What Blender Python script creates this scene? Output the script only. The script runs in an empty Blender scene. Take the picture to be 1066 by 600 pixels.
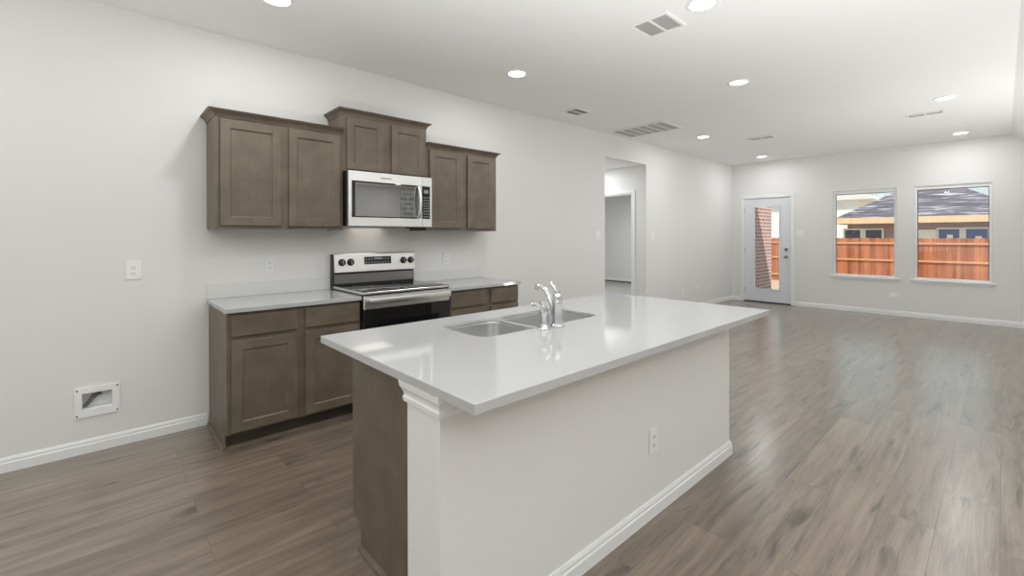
import bpy, bmesh, math, random
from mathutils import Vector, Matrix
random.seed(7)
R = math.radians
scene = bpy.context.scene
COL = scene.collection

# ------------------------------------------------------------------ camera, light, exposure
H = 2.808            # ceiling height
YF = 9.745           # far wall
cam = bpy.data.cameras.new('camera')
cam_o = bpy.data.objects.new('camera', cam); COL.objects.link(cam_o)
cam.sensor_fit = 'HORIZONTAL'; cam.sensor_width = 36.0
cam.lens = 469.16 * 36.0 / 1066.0
cam.shift_x = -3.12 / 1066.0
cam.shift_y = -52.86 / 1066.0
cam.clip_start = 0.05; cam.clip_end = 400
_y, _p, _r = R(47.274), R(-0.144), R(-0.119)
F = Vector((-math.sin(_y)*math.cos(_p), math.cos(_y)*math.cos(_p), math.sin(_p)))
Rt = Vector((math.cos(_y), math.sin(_y), 0)); Up = Rt.cross(F)
R2 = Rt*math.cos(_r) + Up*math.sin(_r); U2 = -Rt*math.sin(_r) + Up*math.cos(_r)
m = Matrix((R2, U2, -F)).transposed().to_4x4(); m.translation = Vector((3.8535, 0, 1.3376))
cam_o.matrix_world = m
scene.camera = cam_o
vs = scene.view_settings
vs.view_transform = 'Standard'; vs.look = 'None'; vs.gamma = 1; vs.exposure = 0.75; vs.use_curve_mapping = False

SKY = (0.72, 0.83, 0.86); SKY_STRENGTH = .63
SUN_STRENGTH = 3.3
LAMP_W = 4.1        # each recessed lamp
FILL_SPOTS = ((4.5, 2.6, 66, 0), (4.3, 1.2, 130, 0), (4.9, -.3, 120, 15), (2.5, -.9, 46, 0), (4.75, 6.6, 138, 32))   # x, y, watts, tilt towards the left wall
LAMP_COL = (0.955, 0.985, 1.0)
w = bpy.data.worlds.new('sky'); scene.world = w; w.use_nodes = True
w.node_tree.nodes['Background'].inputs[0].default_value = (*SKY, 1)
w.node_tree.nodes['Background'].inputs[1].default_value = SKY_STRENGTH
sun = bpy.data.lights.new('sun', 'SUN'); sun.energy = SUN_STRENGTH; sun.angle = R(1.5); sun.color = (1, .95, .88)
sun_o = bpy.data.objects.new('sun', sun); COL.objects.link(sun_o)
sun_o.rotation_euler = Vector((-0.55, 0.37, -0.75)).to_track_quat('-Z', 'Y').to_euler()
sun_o.location = (0, 0, 12)

# ------------------------------------------------------------------ materials
def new_mat(name):
    mt = bpy.data.materials.new(name); mt.use_nodes = True
    nt = mt.node_tree
    return mt, nt, nt.nodes['Principled BSDF']
def L(nt, a, b): nt.links.new(a, b)
def simple(name, col, rough=.5, metal=0, spec=None, bump=0, bscale=200, var=0, vscale=8):
    mt, nt, b = new_mat(name)
    b.inputs['Base Color'].default_value = (*col, 1)
    b.inputs['Roughness'].default_value = rough
    b.inputs['Metallic'].default_value = metal
    if spec is not None: b.inputs['Specular IOR Level'].default_value = spec
    tc = nt.nodes.new('ShaderNodeTexCoord')
    if var:
        n = nt.nodes.new('ShaderNodeTexNoise'); n.inputs['Scale'].default_value = vscale; n.inputs['Detail'].default_value = 4
        L(nt, tc.outputs['Object'], n.inputs['Vector'])
        mx = nt.nodes.new('ShaderNodeMix'); mx.data_type = 'RGBA'
        mx.inputs[6].default_value = (*[c*(1-var) for c in col], 1); mx.inputs[7].default_value = (*[min(1, c*(1+var)) for c in col], 1)
        L(nt, n.outputs['Fac'], mx.inputs[0]); L(nt, mx.outputs[2], b.inputs['Base Color'])
    if bump:
        n = nt.nodes.new('ShaderNodeTexNoise'); n.inputs['Scale'].default_value = bscale; n.inputs['Detail'].default_value = 3
        L(nt, tc.outputs['Object'], n.inputs['Vector'])
        bp = nt.nodes.new('ShaderNodeBump'); bp.inputs['Strength'].default_value = bump; bp.inputs['Distance'].default_value = .002
        L(nt, n.outputs['Fac'], bp.inputs['Height']); L(nt, bp.outputs['Normal'], b.inputs['Normal'])
    return mt
def wood(name, dark, light, scale=(14, 14, 1.2), rough=.42, nscale=5):
    mt, nt, b = new_mat(name)
    tc = nt.nodes.new('ShaderNodeTexCoord'); mp = nt.nodes.new('ShaderNodeMapping')
    mp.inputs['Scale'].default_value = scale
    L(nt, tc.outputs['Object'], mp.inputs['Vector'])
    n = nt.nodes.new('ShaderNodeTexNoise'); n.inputs['Scale'].default_value = nscale; n.inputs['Detail'].default_value = 8; n.inputs['Roughness'].default_value = .65
    n2 = nt.nodes.new('ShaderNodeTexNoise'); n2.inputs['Scale'].default_value = 3.0; n2.inputs['Detail'].default_value = 3
    L(nt, mp.outputs['Vector'], n.inputs['Vector']); L(nt, tc.outputs['Object'], n2.inputs['Vector'])
    ad = nt.nodes.new('ShaderNodeMath'); ad.operation = 'MULTIPLY_ADD'; ad.inputs[1].default_value = .55; n2.inputs['Scale'].default_value = 7.0
    L(nt, n.outputs['Fac'], ad.inputs[0]); L(nt, n2.outputs['Fac'], ad.inputs[2])
    rp = nt.nodes.new('ShaderNodeMapRange'); rp.inputs['From Min'].default_value = .55; rp.inputs['From Max'].default_value = 1.0
    L(nt, ad.outputs[0], rp.inputs['Value'])
    mx = nt.nodes.new('ShaderNodeMix'); mx.data_type = 'RGBA'
    mx.inputs[6].default_value = (*dark, 1); mx.inputs[7].default_value = (*light, 1)
    L(nt, rp.outputs[0], mx.inputs[0]); L(nt, mx.outputs[2], b.inputs['Base Color'])
    b.inputs['Roughness'].default_value = rough
    return mt
def brick(name, c1, c2, mortar, bw, bh, plane, msize=.06, rough=.85, bump=.4):
    """brick pattern on the object's XZ, YZ or XY plane"""
    mt, nt, b = new_mat(name)
    tc = nt.nodes.new('ShaderNodeTexCoord'); sp = nt.nodes.new('ShaderNodeSeparateXYZ'); mp = nt.nodes.new('ShaderNodeCombineXYZ')
    L(nt, tc.outputs['Object'], sp.inputs[0])
    L(nt, sp.outputs[plane[0]], mp.inputs[0]); L(nt, sp.outputs[plane[1]], mp.inputs[1])
    bk = nt.nodes.new('ShaderNodeTexBrick')
    bk.inputs['Scale'].default_value = 1; bk.inputs['Brick Width'].default_value = bw; bk.inputs['Row Height'].default_value = bh
    bk.inputs['Mortar Size'].default_value = bh*msize; bk.inputs['Mortar Smooth'].default_value = .2
    bk.inputs['Color1'].default_value = (*c1, 1); bk.inputs['Color2'].default_value = (*c2, 1); bk.inputs['Mortar'].default_value = (*mortar, 1)
    L(nt, mp.outputs['Vector'], bk.inputs['Vector'])
    L(nt, bk.outputs['Color'], b.inputs['Base Color'])
    bp = nt.nodes.new('ShaderNodeBump'); bp.inputs['Strength'].default_value = bump; bp.inputs['Distance'].default_value = .01; bp.invert = True
    L(nt, bk.outputs['Fac'], bp.inputs['Height']); L(nt, bp.outputs['Normal'], b.inputs['Normal'])
    b.inputs['Roughness'].default_value = rough
    return mt
def floor_mat():
    mt, nt, b = new_mat('plank_floor')
    tc = nt.nodes.new('ShaderNodeTexCoord')
    mp = nt.nodes.new('ShaderNodeMapping'); mp.inputs['Rotation'].default_value = (0, 0, R(-90))   # u = Y, v = -X
    mp.inputs['Location'].default_value = (.42, .045, 0)
    L(nt, tc.outputs['Object'], mp.inputs['Vector'])
    bk = nt.nodes.new('ShaderNodeTexBrick')
    bk.offset = .37; bk.offset_frequency = 2; bk.squash = 1
    bk.inputs['Scale'].default_value = 1; bk.inputs['Brick Width'].default_value = 1.22; bk.inputs['Row Height'].default_value = .2
    bk.inputs['Mortar Size'].default_value = .0011; bk.inputs['Mortar Smooth'].default_value = .1; bk.inputs['Bias'].default_value = 0
    bk.inputs['Color1'].default_value = (0, 0, 0, 1); bk.inputs['Color2'].default_value = (1, 1, 1, 1); bk.inputs['Mortar'].default_value = (.5, .5, .5, 1)
    L(nt, mp.outputs['Vector'], bk.inputs['Vector'])
    # grain stretched along the plank, shifted per plank
    sc = nt.nodes.new('ShaderNodeVectorMath'); sc.operation = 'MULTIPLY'; sc.inputs[1].default_value = (1.0, 11, 1)
    L(nt, mp.outputs['Vector'], sc.inputs[0])
    of = nt.nodes.new('ShaderNodeVectorMath'); of.operation = 'SCALE'; of.inputs['Scale'].default_value = 37
    L(nt, bk.outputs['Color'], of.inputs[0])
    ad = nt.nodes.new('ShaderNodeVectorMath'); ad.operation = 'ADD'
    L(nt, sc.outputs[0], ad.inputs[0]); L(nt, of.outputs[0], ad.inputs[1])
    n = nt.nodes.new('ShaderNodeTexNoise'); n.inputs['Scale'].default_value = 1.6; n.inputs['Detail'].default_value = 6; n.inputs['Roughness'].default_value = .6; n.inputs['Distortion'].default_value = .6
    L(nt, ad.outputs[0], n.inputs['Vector'])
    n2 = nt.nodes.new('ShaderNodeTexNoise'); n2.inputs['Scale'].default_value = 9; n2.inputs['Detail'].default_value = 4; n2.inputs['Roughness'].default_value = .7
    sc2 = nt.nodes.new('ShaderNodeVectorMath'); sc2.operation = 'MULTIPLY'; sc2.inputs[1].default_value = (.5, 2.2, 1)
    L(nt, ad.outputs[0], sc2.inputs[0]); L(nt, sc2.outputs[0], n2.inputs['Vector'])
    cr = nt.nodes.new('ShaderNodeValToRGB')
    e = cr.color_ramp.elements
    e[0].position = .27; e[0].color = (*FLOOR[0], 1); e[1].position = .74; e[1].color = (*FLOOR[2], 1)
    x = e.new(.5); x.color = (*FLOOR[1], 1)
    m1 = nt.nodes.new('ShaderNodeMath'); m1.operation = 'MULTIPLY_ADD'; m1.inputs[1].default_value = .34; 
    L(nt, n2.outputs['Fac'], m1.inputs[0])
    m2 = nt.nodes.new('ShaderNodeMath'); m2.operation = 'MULTIPLY'; m2.inputs[1].default_value = .66
    L(nt, n.outputs['Fac'], m2.inputs[0]); L(nt, m2.outputs[0], m1.inputs[2])
    kn = nt.nodes.new('ShaderNodeTexNoise'); kn.inputs['Scale'].default_value = 1.0; kn.inputs['Detail'].default_value = 3; kn.inputs['Distortion'].default_value = .8
    sk = nt.nodes.new('ShaderNodeVectorMath'); sk.operation = 'MULTIPLY'; sk.inputs[1].default_value = (1.9, 1.1, 1)
    L(nt, ad.outputs[0], sk.inputs[0]); L(nt, sk.outputs[0], kn.inputs['Vector'])
    kr = nt.nodes.new('ShaderNodeMapRange'); kr.inputs['From Min'].default_value = .60; kr.inputs['From Max'].default_value = .76; kr.inputs['To Max'].default_value = .22
    L(nt, kn.outputs['Fac'], kr.inputs['Value'])
    sb = nt.nodes.new('ShaderNodeMath'); sb.operation = 'SUBTRACT'
    L(nt, m1.outputs[0], sb.inputs[0]); L(nt, kr.outputs[0], sb.inputs[1]); L(nt, sb.outputs[0], cr.inputs['Fac'])
    # tone of the whole plank
    tone = nt.nodes.new('ShaderNodeMapRange'); tone.inputs['To Min'].default_value = .88; tone.inputs['To Max'].default_value = 1.12
    sep = nt.nodes.new('ShaderNodeSeparateColor'); L(nt, bk.outputs['Color'], sep.inputs[0]); L(nt, sep.outputs[0], tone.inputs['Value'])
    mu = nt.nodes.new('ShaderNodeVectorMath'); mu.operation = 'SCALE'
    L(nt, cr.outputs['Color'], mu.inputs[0]); L(nt, tone.outputs[0], mu.inputs['Scale'])
    jx = nt.nodes.new('ShaderNodeMix'); jx.data_type = 'RGBA'; jx.inputs[7].default_value = (.075, .055, .042, 1)
    jm = nt.nodes.new('ShaderNodeMath'); jm.operation = 'MULTIPLY'; jm.inputs[1].default_value = .65
    L(nt, bk.outputs['Fac'], jm.inputs[0]); L(nt, jm.outputs[0], jx.inputs[0]); L(nt, mu.outputs[0], jx.inputs[6]); L(nt, jx.outputs[2], b.inputs['Base Color'])
    rr = nt.nodes.new('ShaderNodeMapRange'); rr.inputs['To Min'].default_value = .26; rr.inputs['To Max'].default_value = .4
    L(nt, n.outputs['Fac'], rr.inputs['Value']); L(nt, rr.outputs[0], b.inputs['Roughness'])
    b.inputs['Coat Weight'].default_value = .85; b.inputs['Coat Roughness'].default_value = .22; b.inputs['Coat IOR'].default_value = 1.55
    bp = nt.nodes.new('ShaderNodeBump'); bp.inputs['Strength'].default_value = .06; bp.inputs['Distance'].default_value = .002
    L(nt, n2.outputs['Fac'], bp.inputs['Height']); L(nt, bp.outputs['Normal'], b.inputs['Normal'])
    return mt
def pane_mat(name, tint=(1, 1, 1), refl=.06, rough=.0):
    mt = bpy.data.materials.new(name); mt.use_nodes = True; nt = mt.node_tree; nt.nodes.clear()
    o = nt.nodes.new('ShaderNodeOutputMaterial'); t = nt.nodes.new('ShaderNodeBsdfTransparent'); g = nt.nodes.new('ShaderNodeBsdfGlossy')
    t.inputs[0].default_value = (*tint, 1); g.inputs['Roughness'].default_value = rough
    mx = nt.nodes.new('ShaderNodeMixShader'); mx.inputs[0].default_value = refl
    L(nt, t.outputs[0], mx.inputs[1]); L(nt, g.outputs[0], mx.inputs[2]); L(nt, mx.outputs[0], o.inputs[0])
    return mt
def emit(name, col, s):
    mt, nt, b = new_mat(name)
    b.inputs['Base Color'].default_value = (*col, 1)
    b.inputs['Emission Color'].default_value = (*col, 1); b.inputs['Emission Strength'].default_value = s
    return mt
def fence_mat():
    mt, nt, b = new_mat('cedar_fence')
    tc = nt.nodes.new('ShaderNodeTexCoord'); mp = nt.nodes.new('ShaderNodeMapping')
    L(nt, tc.outputs['Object'], mp.inputs['Vector'])
    mp.inputs['Scale'].default_value = (5.0, 1, .12)
    n = nt.nodes.new('ShaderNodeTexNoise'); n.inputs['Scale'].default_value = 1.3; n.inputs['Detail'].default_value = 5; n.inputs['Roughness'].default_value = .7
    L(nt, mp.outputs['Vector'], n.inputs['Vector'])
    cr = nt.nodes.new('ShaderNodeValToRGB'); e = cr.color_ramp.elements
    e[0].position = .33; e[0].color = (.20, .055, .022, 1); e[1].position = .66; e[1].color = (.62, .235, .11, 1)
    L(nt, n.outputs['Fac'], cr.inputs['Fac']); L(nt, cr.outputs['Color'], b.inputs['Base Color'])
    b.inputs['Roughness'].default_value = .8
    return mt
def shingle_mat():
    mt, nt, b = new_mat('asphalt_shingle')
    tc = nt.nodes.new('ShaderNodeTexCoord'); mp = nt.nodes.new('ShaderNodeMapping'); mp.inputs['Scale'].default_value = (.7, 6.5, 9)
    L(nt, tc.outputs['Object'], mp.inputs['Vector'])
    n = nt.nodes.new('ShaderNodeTexNoise'); n.inputs['Scale'].default_value = 1.6; n.inputs['Detail'].default_value = 3; n.inputs['Roughness'].default_value = .55
    L(nt, mp.outputs['Vector'], n.inputs['Vector'])
    cr = nt.nodes.new('ShaderNodeValToRGB'); e = cr.color_ramp.elements
    e[0].position = .42; e[0].color = (.085, .078, .105, 1); e[1].position = .62; e[1].color = (.46, .45, .50, 1)
    x = e.new(.56); x.color = (.145, .135, .165, 1)
    L(nt, n.outputs['Fac'], cr.inputs['Fac']); L(nt, cr.outputs['Color'], b.inputs['Base Color'])
    b.inputs['Roughness'].default_value = .9
    return mt
FLOOR = ((.075, .054, .037), (.205, .158, .116), (.33, .265, .203))
M = dict(
    wall=simple('wall_paint', (.815, .805, .79), .75, bump=.12, bscale=140),
    ceil=simple('ceiling_paint', (.90, .90, .89), .9, bump=.12, bscale=120),
    trim=simple('white_trim', (.88, .88, .875), .35),
    floor=floor_mat(),
    carpet=simple('grey_carpet', (.36, .345, .32), .95, bump=.6, bscale=300, var=.15, vscale=60),
    cab=wood('stained_maple', (.120, .095, .066), (.176, .142, .101)),
    cabh=wood('stained_maple_rail', (.120, .095, .066), (.176, .142, .101), scale=(14, 1.2, 14)),
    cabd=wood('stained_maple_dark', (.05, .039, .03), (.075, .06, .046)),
    quartz=simple('white_quartz', (.50, .50, .50), .06, var=.02, vscale=90),
    splash=simple('quartz_brightened', (.76, .755, .74), .3),  # lighter copy of the countertop quartz, brightened to make up for dim light
    steel=simple('stainless_steel', (.86, .855, .84), .33, 1, var=.03, vscale=30),
    sinksteel=simple('brushed_sink_steel', (.80, .80, .795), .3, 1),
    chrome=simple('chrome', (.72, .72, .73), .05, 1),
    nickel=simple('satin_nickel', (.32, .31, .30), .3, 1),
    blackglass=simple('black_glass', (.008, .008, .009), .05, spec=.12),
    doorglass=simple('mirrored_door_glass', (.012, .012, .012), .03, spec=.6),
    black=simple('black_enamel', (.018, .018, .018), .35),
    dark=simple('dark_recess', (.02, .018, .016), .7),
    greyslot=simple('vent_shadow', (.12, .118, .115), .8),
    palevoid=simple('pale_vent_void', (.66, .655, .64), .8),
    vent=simple('vent_enamel', (.90, .90, .89), .4),
    plate=simple('white_plastic', (.92, .92, .915), .3),
    platew=simple('wall_toned_plastic', (.85, .845, .835), .35),
    slot=simple('outlet_slot', (.05, .05, .05), .6),
    display=simple('display_glass', (.02, .022, .026), .08),
    button=simple('button_print', (.30, .32, .34), .5),
    badge=simple('badge_print', (.42, .42, .42), .4, .5),
    valve=simple('valve_metal', (.20, .19, .18), .35, .8),
    hose=simple('grey_hose', (.22, .21, .2), .5),
    doorp=simple('door_paint', (.77, .79, .82), .35),
    pane=pane_mat('window_glass', (.97, .98, .98), .05),
    lens=emit('lamp_lens', (1, .98, .95), 3.0),
    brick=brick('red_brick', (.40, .19, .165), (.29, .135, .13), (.60, .54, .51), .21, .075, 'YZ', msize=.16),
    brickf=brick('brown_brick', (.33, .22, .215), (.24, .17, .175), (.42, .36, .35), .21, .075, 'XZ', msize=.12),
    bricks=brick('pale_brick', (.55, .52, .50), (.36, .34, .33), (.90, .89, .87), .44, .17, 'YZ', msize=.2),
    shingle=shingle_mat(),
    fascia=simple('raw_pine', (.82, .60, .38), .7, var=.15, vscale=4),
    fence=fence_mat(),
    rail=simple('fence_rail_wood', (.66, .33, .17), .8, var=.2, vscale=6),
    hframe=simple('pale_green_frame', (.66, .76, .70), .6),
    hglass=simple('house_glass_dark', (.045, .05, .09), .08),
    hglassb=simple('house_glass_blue', (.07, .10, .30), .08),
    siding=simple('white_siding', (.80, .82, .82), .8),
    sticker=simple('white_sticker', (.85, .85, .83), .7),
    ground=simple('dry_dirt', (.46, .35, .25), .95, var=.25, vscale=3),
    concrete=simple('concrete', (.5, .45, .4), .9, var=.12, vscale=5),
)

# ------------------------------------------------------------------ mesh helpers
class MB:
    def __init__(s): s.bm = bmesh.new()
    def box(s, x0, x1, y0, y1, z0, z1, bev=0, seg=1):
        r = bmesh.ops.create_cube(s.bm, size=1)
        vs_ = r['verts']
        for v in vs_:
            v.co = Vector((x0 if v.co.x < 0 else x1, y0 if v.co.y < 0 else y1, z0 if v.co.z < 0 else z1))
        if bev:
            es = list({e for v in vs_ for e in v.link_edges})
            bmesh.ops.bevel(s.bm, geom=es, offset=bev, segments=seg, affect='EDGES', profile=.5)
        return s
    def poly(s, pts, d):
        """extrude a planar polygon along d"""
        a = [s.bm.verts.new(p) for p in pts]; b = [s.bm.verts.new(Vector(p)+Vector(d)) for p in pts]
        n = len(pts)
        s.bm.faces.new(a); s.bm.faces.new(b[::-1])
        for i in range(n): s.bm.faces.new((a[i], b[i], b[(i+1) % n], a[(i+1) % n]))
        return s
    def loft(s, rings, close=True, cap0=True, cap1=True):
        R_ = [[s.bm.verts.new(p) for p in r] for r in rings]
        n = len(R_[0])
        for a, b in zip(R_, R_[1:]):
            for i in range(n if close else n-1):
                s.bm.faces.new((a[i], a[(i+1) % n], b[(i+1) % n], b[i]))
        if cap0: s.bm.faces.new(R_[0][::-1])
        if cap1: s.bm.faces.new(R_[-1])
        return s
    def lathe(s, c, prof, n=24, axis='Z'):
        """prof: list of (radius, height along axis)"""
        def P(r, h, t):
            a, b = r*math.cos(t), r*math.sin(t)
            v = {'Z': (a, b, h), 'X': (h, a, b), 'Y': (a, h, b)}[axis]
            return Vector(c)+Vector(v)
        return s.loft([[P(r, h, 2*math.pi*i/n) for i in range(n)] for r, h in prof])
    def tube(s, pts, rad, n=12):
        pts = [Vector(p) for p in pts]
        if not hasattr(rad, '__len__'): rad = [rad]*len(pts)
        rings = []
        up = None
        for i, p in enumerate(pts):
            t = (pts[min(i+1, len(pts)-1)]-pts[max(i-1, 0)]).normalized()
            if up is None: up = t.orthogonal().normalized()
            up = (up-t*up.dot(t)).normalized(); sd = t.cross(up)
            rings.append([p+(up*math.cos(2*math.pi*k/n)+sd*math.sin(2*math.pi*k/n))*rad[i] for k in range(n)])
        return s.loft(rings)
    def finish(s, name, mat, parent=None, smooth=False, loc=None):
        """one mesh object; meshes are drawn in world coordinates, then moved into their parent's frame"""
        bmesh.ops.recalc_face_normals(s.bm, faces=s.bm.faces)
        org = Vector((0, 0, 0))
        q = parent
        while q is not None:
            org += q.location; q = q.parent
        if parent is None and loc is not None: org = Vector(loc)
        bmesh.ops.translate(s.bm, verts=s.bm.verts, vec=-org)
        me = bpy.data.meshes.new(name); s.bm.to_mesh(me); s.bm.free()
        me.materials.append(M[mat] if isinstance(mat, str) else mat)
        if smooth:
            for p in me.polygons: p.use_smooth = True
            me.set_sharp_from_angle(angle=R(38))
        o = bpy.data.objects.new(name, me); COL.objects.link(o)
        if parent is not None: o.parent = parent
        elif loc is not None: o.location = loc
        return o
def bez(p0, p1, p2, p3, n=10):
    p0, p1, p2, p3 = map(Vector, (p0, p1, p2, p3))
    return [p0*(1-t)**3+p1*3*t*(1-t)**2+p2*3*t*t*(1-t)+p3*t**3 for t in [i/n for i in range(n+1)]]
def thing(name, label, cat, loc, group=None):
    o = bpy.data.objects.new(name, None); COL.objects.link(o); o.empty_display_size = .05
    o.location = loc; o['label'] = label; o['category'] = cat
    if group: o['group'] = group
    return o
def tag(o, label, cat, group=None):
    o['label'] = label; o['category'] = cat
    if group: o['group'] = group
    return o
def struct(o, label=None, cat=None):
    o['kind'] = 'structure'
    if label: o['label'] = label
    if cat: o['category'] = cat
    return o
def copy_thing(src, loc, label):
    c = src.copy(); COL.objects.link(c); c.location = loc; c['label'] = label
    for ch in list(src.children):
        d = ch.copy(); COL.objects.link(d); d.parent = c
        for g in ch.children:
            e = g.copy(); COL.objects.link(e); e.parent = d
    return c
def holed(name, mat, axis, c0, c1, a0, a1, b0, b1, holes):
    """slab with rectangular holes. axis 'X': spans c0..c1 in X, a = Y, b = Z; axis 'Y': c in Y, a = X, b = Z"""
    A = sorted({a0, a1, *[h[0] for h in holes], *[h[1] for h in holes]}); B = sorted({b0, b1, *[h[2] for h in holes], *[h[3] for h in holes]})
    A = [a for a in A if a0 <= a <= a1]; B = [b for b in B if b0 <= b <= b1]
    def solid(i, j):
        if not (0 <= i < len(A)-1 and 0 <= j < len(B)-1): return False
        a, b = (A[i]+A[i+1])/2, (B[j]+B[j+1])/2
        return not any(h[0] < a < h[1] and h[2] < b < h[3] for h in holes)
    mb = MB(); bm = mb.bm; cache = {}
    def V(c, a, b):
        k = (c, a, b)
        if k not in cache: cache[k] = bm.verts.new((c, a, b) if axis == 'X' else (a, c, b))
        return cache[k]
    for i in range(len(A)-1):
        for j in range(len(B)-1):
            if not solid(i, j): continue
            for c in (c0, c1): bm.faces.new((V(c, A[i], B[j]), V(c, A[i+1], B[j]), V(c, A[i+1], B[j+1]), V(c, A[i], B[j+1])))
            for di, dj, p, q in ((-1, 0, (A[i], B[j]), (A[i], B[j+1])), (1, 0, (A[i+1], B[j]), (A[i+1], B[j+1])), (0, -1, (A[i], B[j]), (A[i+1], B[j])), (0, 1, (A[i], B[j+1]), (A[i+1], B[j+1]))):
                if not solid(i+di, j+dj): bm.faces.new((V(c0, *p), V(c0, *q), V(c1, *q), V(c1, *p)))
    return mb.finish(name, mat)
BASE_PROF = [(0, 0), (.014, 0), (.014, .052), (.010, .058), (.010, .070), (.005, .083), (0, .083)]
def run(mb, prof, p, q, out):
    """extrude a profile (offset, height) straight from p to q (xy), offset to 'out' (xy)"""
    pts = [(p[0]+out[0]*o, p[1]+out[1]*o, z) for o, z in prof]
    mb.poly(pts, (q[0]-p[0], q[1]-p[1], 0))
def wrap(mb, prof, path):
    """sweep a profile around an axis-aligned open path (xy), with mitred corners; offset to the right-hand side"""
    n = len(path); dirs = [(Vector(path[i+1])-Vector(path[i])).normalized() for i in range(n-1)]
    nor = [Vector((d.y, -d.x)) for d in dirs]
    rings = []
    for i in range(n):
        if i == 0: off = nor[0]
        elif i == n-1: off = nor[-1]
        else: off = nor[i-1]+nor[i]
        rings.append([(path[i][0]+off.x*o, path[i][1]+off.y*o, z) for o, z in prof])
    mb.loft(rings)

# ------------------------------------------------------------------ room shell
HALL0, HALL1, HALLZ = 5.305, 6.40, 2.475
BOX = (-.083, .063, .266, .371)
o = MB().box(-.12, 6.1, -3.6, YF+.14, -.12, 0).finish('floor', 'floor'); struct(o)
CEIL = [(-.12, H), (3.93, H), (4.60, 2.42), (6.1, 2.42), (6.1, H+.12), (-.12, H+.12)]
struct(MB().poly([(x, -3.6, z) for x, z in CEIL], (0, YF+.14+3.6, 0)).finish('ceiling', 'ceil'))
struct(holed('wall_left', 'wall', 'X', -.12, 0, -3.6, YF+.14, 0, H, [(HALL0, HALL1, -.1, HALLZ), BOX]))
W1 = (1.768, 2.652, .618, 2.128); W2 = (2.876, 3.748, .618, 2.128)
DOOR = (.23, 1.105, -.1, 2.098)
struct(holed('wall_far', 'wall', 'Y', YF, YF+.14, 0, 6.1, 0, H, [W1, W2, DOOR]))
RW = [(4.88, 7.3, .1, 2.4), (-3.0, 3.2, .1, 2.3)]
struct(holed('wall_back', 'wall', 'Y', -3.6, -3.48, 0, 6.0, 0, H, [(1.2, 4.8, -.1, 2.3)]))
struct(holed('wall_right', 'wall', 'X', 6.0, 6.1, -3.6, YF, 0, 2.42, RW))
for i, r in enumerate(RW):
    mb = MB()
    for (a0, a1, b0, b1) in ((r[0], r[0]+.05, r[2], r[3]), (r[1]-.05, r[1], r[2], r[3]), (r[0]+.05, r[1]-.05, r[2], r[2]+.05), (r[0]+.05, r[1]-.05, r[3]-.05, r[3]), ((r[0]+r[1])/2-.03, (r[0]+r[1])/2+.03, r[2]+.05, r[3]-.05)):
        mb.box(6.03, 6.08, a0, a1, b0, b1)
    wf = struct(mb.finish('window_%d' % (i+3), 'trim'))
    MB().box(6.05, 6.055, r[0]+.05, r[1]-.05, r[2]+.05, r[3]-.05).finish('pane', 'pane', wf)
# hall and bedroom beyond the opening
struct(MB().box(-1.9, -.12, HALL0-.12, HALL0, 0, HALLZ).finish('wall_hall_near', 'wall'))
BD = (-1.06, -.255, -.1, 2.03)
struct(holed('wall_hall_far', 'wall', 'Y', HALL1, HALL1+.12, -5.2, -.12, 0, 2.6, [BD]))
struct(MB().box(-2.0, -1.9, HALL0-.12, HALL1, 0, HALLZ).finish('wall_hall_end', 'wall'))
struct(MB().box(-2.0, -.12, HALL0-.12, HALL1, HALLZ, HALLZ+.1).finish('ceiling_hall', 'ceil'))
struct(MB().box(-2.0, -.12, HALL0-.12, HALL1+.06, -.12, 0).finish('floor_hall', 'carpet'))
struct(MB().box(-5.2, -.12, HALL1+.06, 11.24, -.12, 0).finish('floor_bedroom', 'carpet'))
struct(MB().box(-5.2, -.12, HALL1+.12, 11.24, 2.6, 2.7).finish('ceiling_bedroom', 'ceil'))
struct(MB().box(-5.2, -.12, 11.12, 11.24, 0, 2.6).finish('wall_bedroom_far', 'wall'))
struct(MB().box(-5.3, -5.2, HALL1, 11.24, 0, 2.6).finish('wall_bedroom_side', 'wall'))
struct(MB().box(-.12, 0, YF+.14, 11.24, 0, 2.6).finish('wall_bedroom_right', 'wall'))
mb = MB(); run(mb, [(0, .03), (.014, .03), (.014, .075), (.006, .1), (0, .1)], (-5.2, 11.12), (-.12, 11.12), (0, -1))
struct(mb.finish('baseboard_bedroom', 'trim'))
struct(MB().box(-5.2, -.12, 11.085, 11.118, .0005, .028).finish('gap_shadow_strip', 'dark'))  # dark strip: tack gap and baseboard shadow put into its colour
mb = MB()
for (a, b, c, d) in ((BD[1], BD[1]+.062, 0, 2.092), (BD[0]-.062, BD[0], 0, 2.092), (BD[0], BD[1], 2.03, 2.092)):
    mb.box(a, b, HALL1-.016, HALL1, c, d, .004)
for (a, b, c, d) in ((BD[1]-.018, BD[1], 0, 2.03), (BD[0], BD[0]+.018, 0, 2.03), (BD[0]+.018, BD[1]-.018, 2.012, 2.03)):
    mb.box(a, b, HALL1, HALL1+.12, c, d)
struct(mb.finish('trim_1', 'trim'))
mb = MB(); run(mb, BASE_PROF, (BD[1]+.062, HALL1), (0, HALL1), (0, -1)); struct(mb.finish('baseboard_hall', 'trim'))
# baseboards of the main room
mb = MB()
for a, b in ((-3.48, .566), (3.045, HALL0), (HALL1, YF)): run(mb, BASE_PROF, (0, a), (0, b), (1, 0))
struct(mb.finish('baseboard_left', 'trim'))
mb = MB()
for a, b in ((.014, .172), (1.163, 6.0)): run(mb, BASE_PROF, (a, YF), (b, YF), (0, -1))
struct(mb.finish('baseboard_far', 'trim'))
mb = MB(); run(mb, BASE_PROF, (6.0, -3.48), (6.0, YF-.014), (-1, 0)); struct(mb.finish('baseboard_right', 'trim'))

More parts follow.
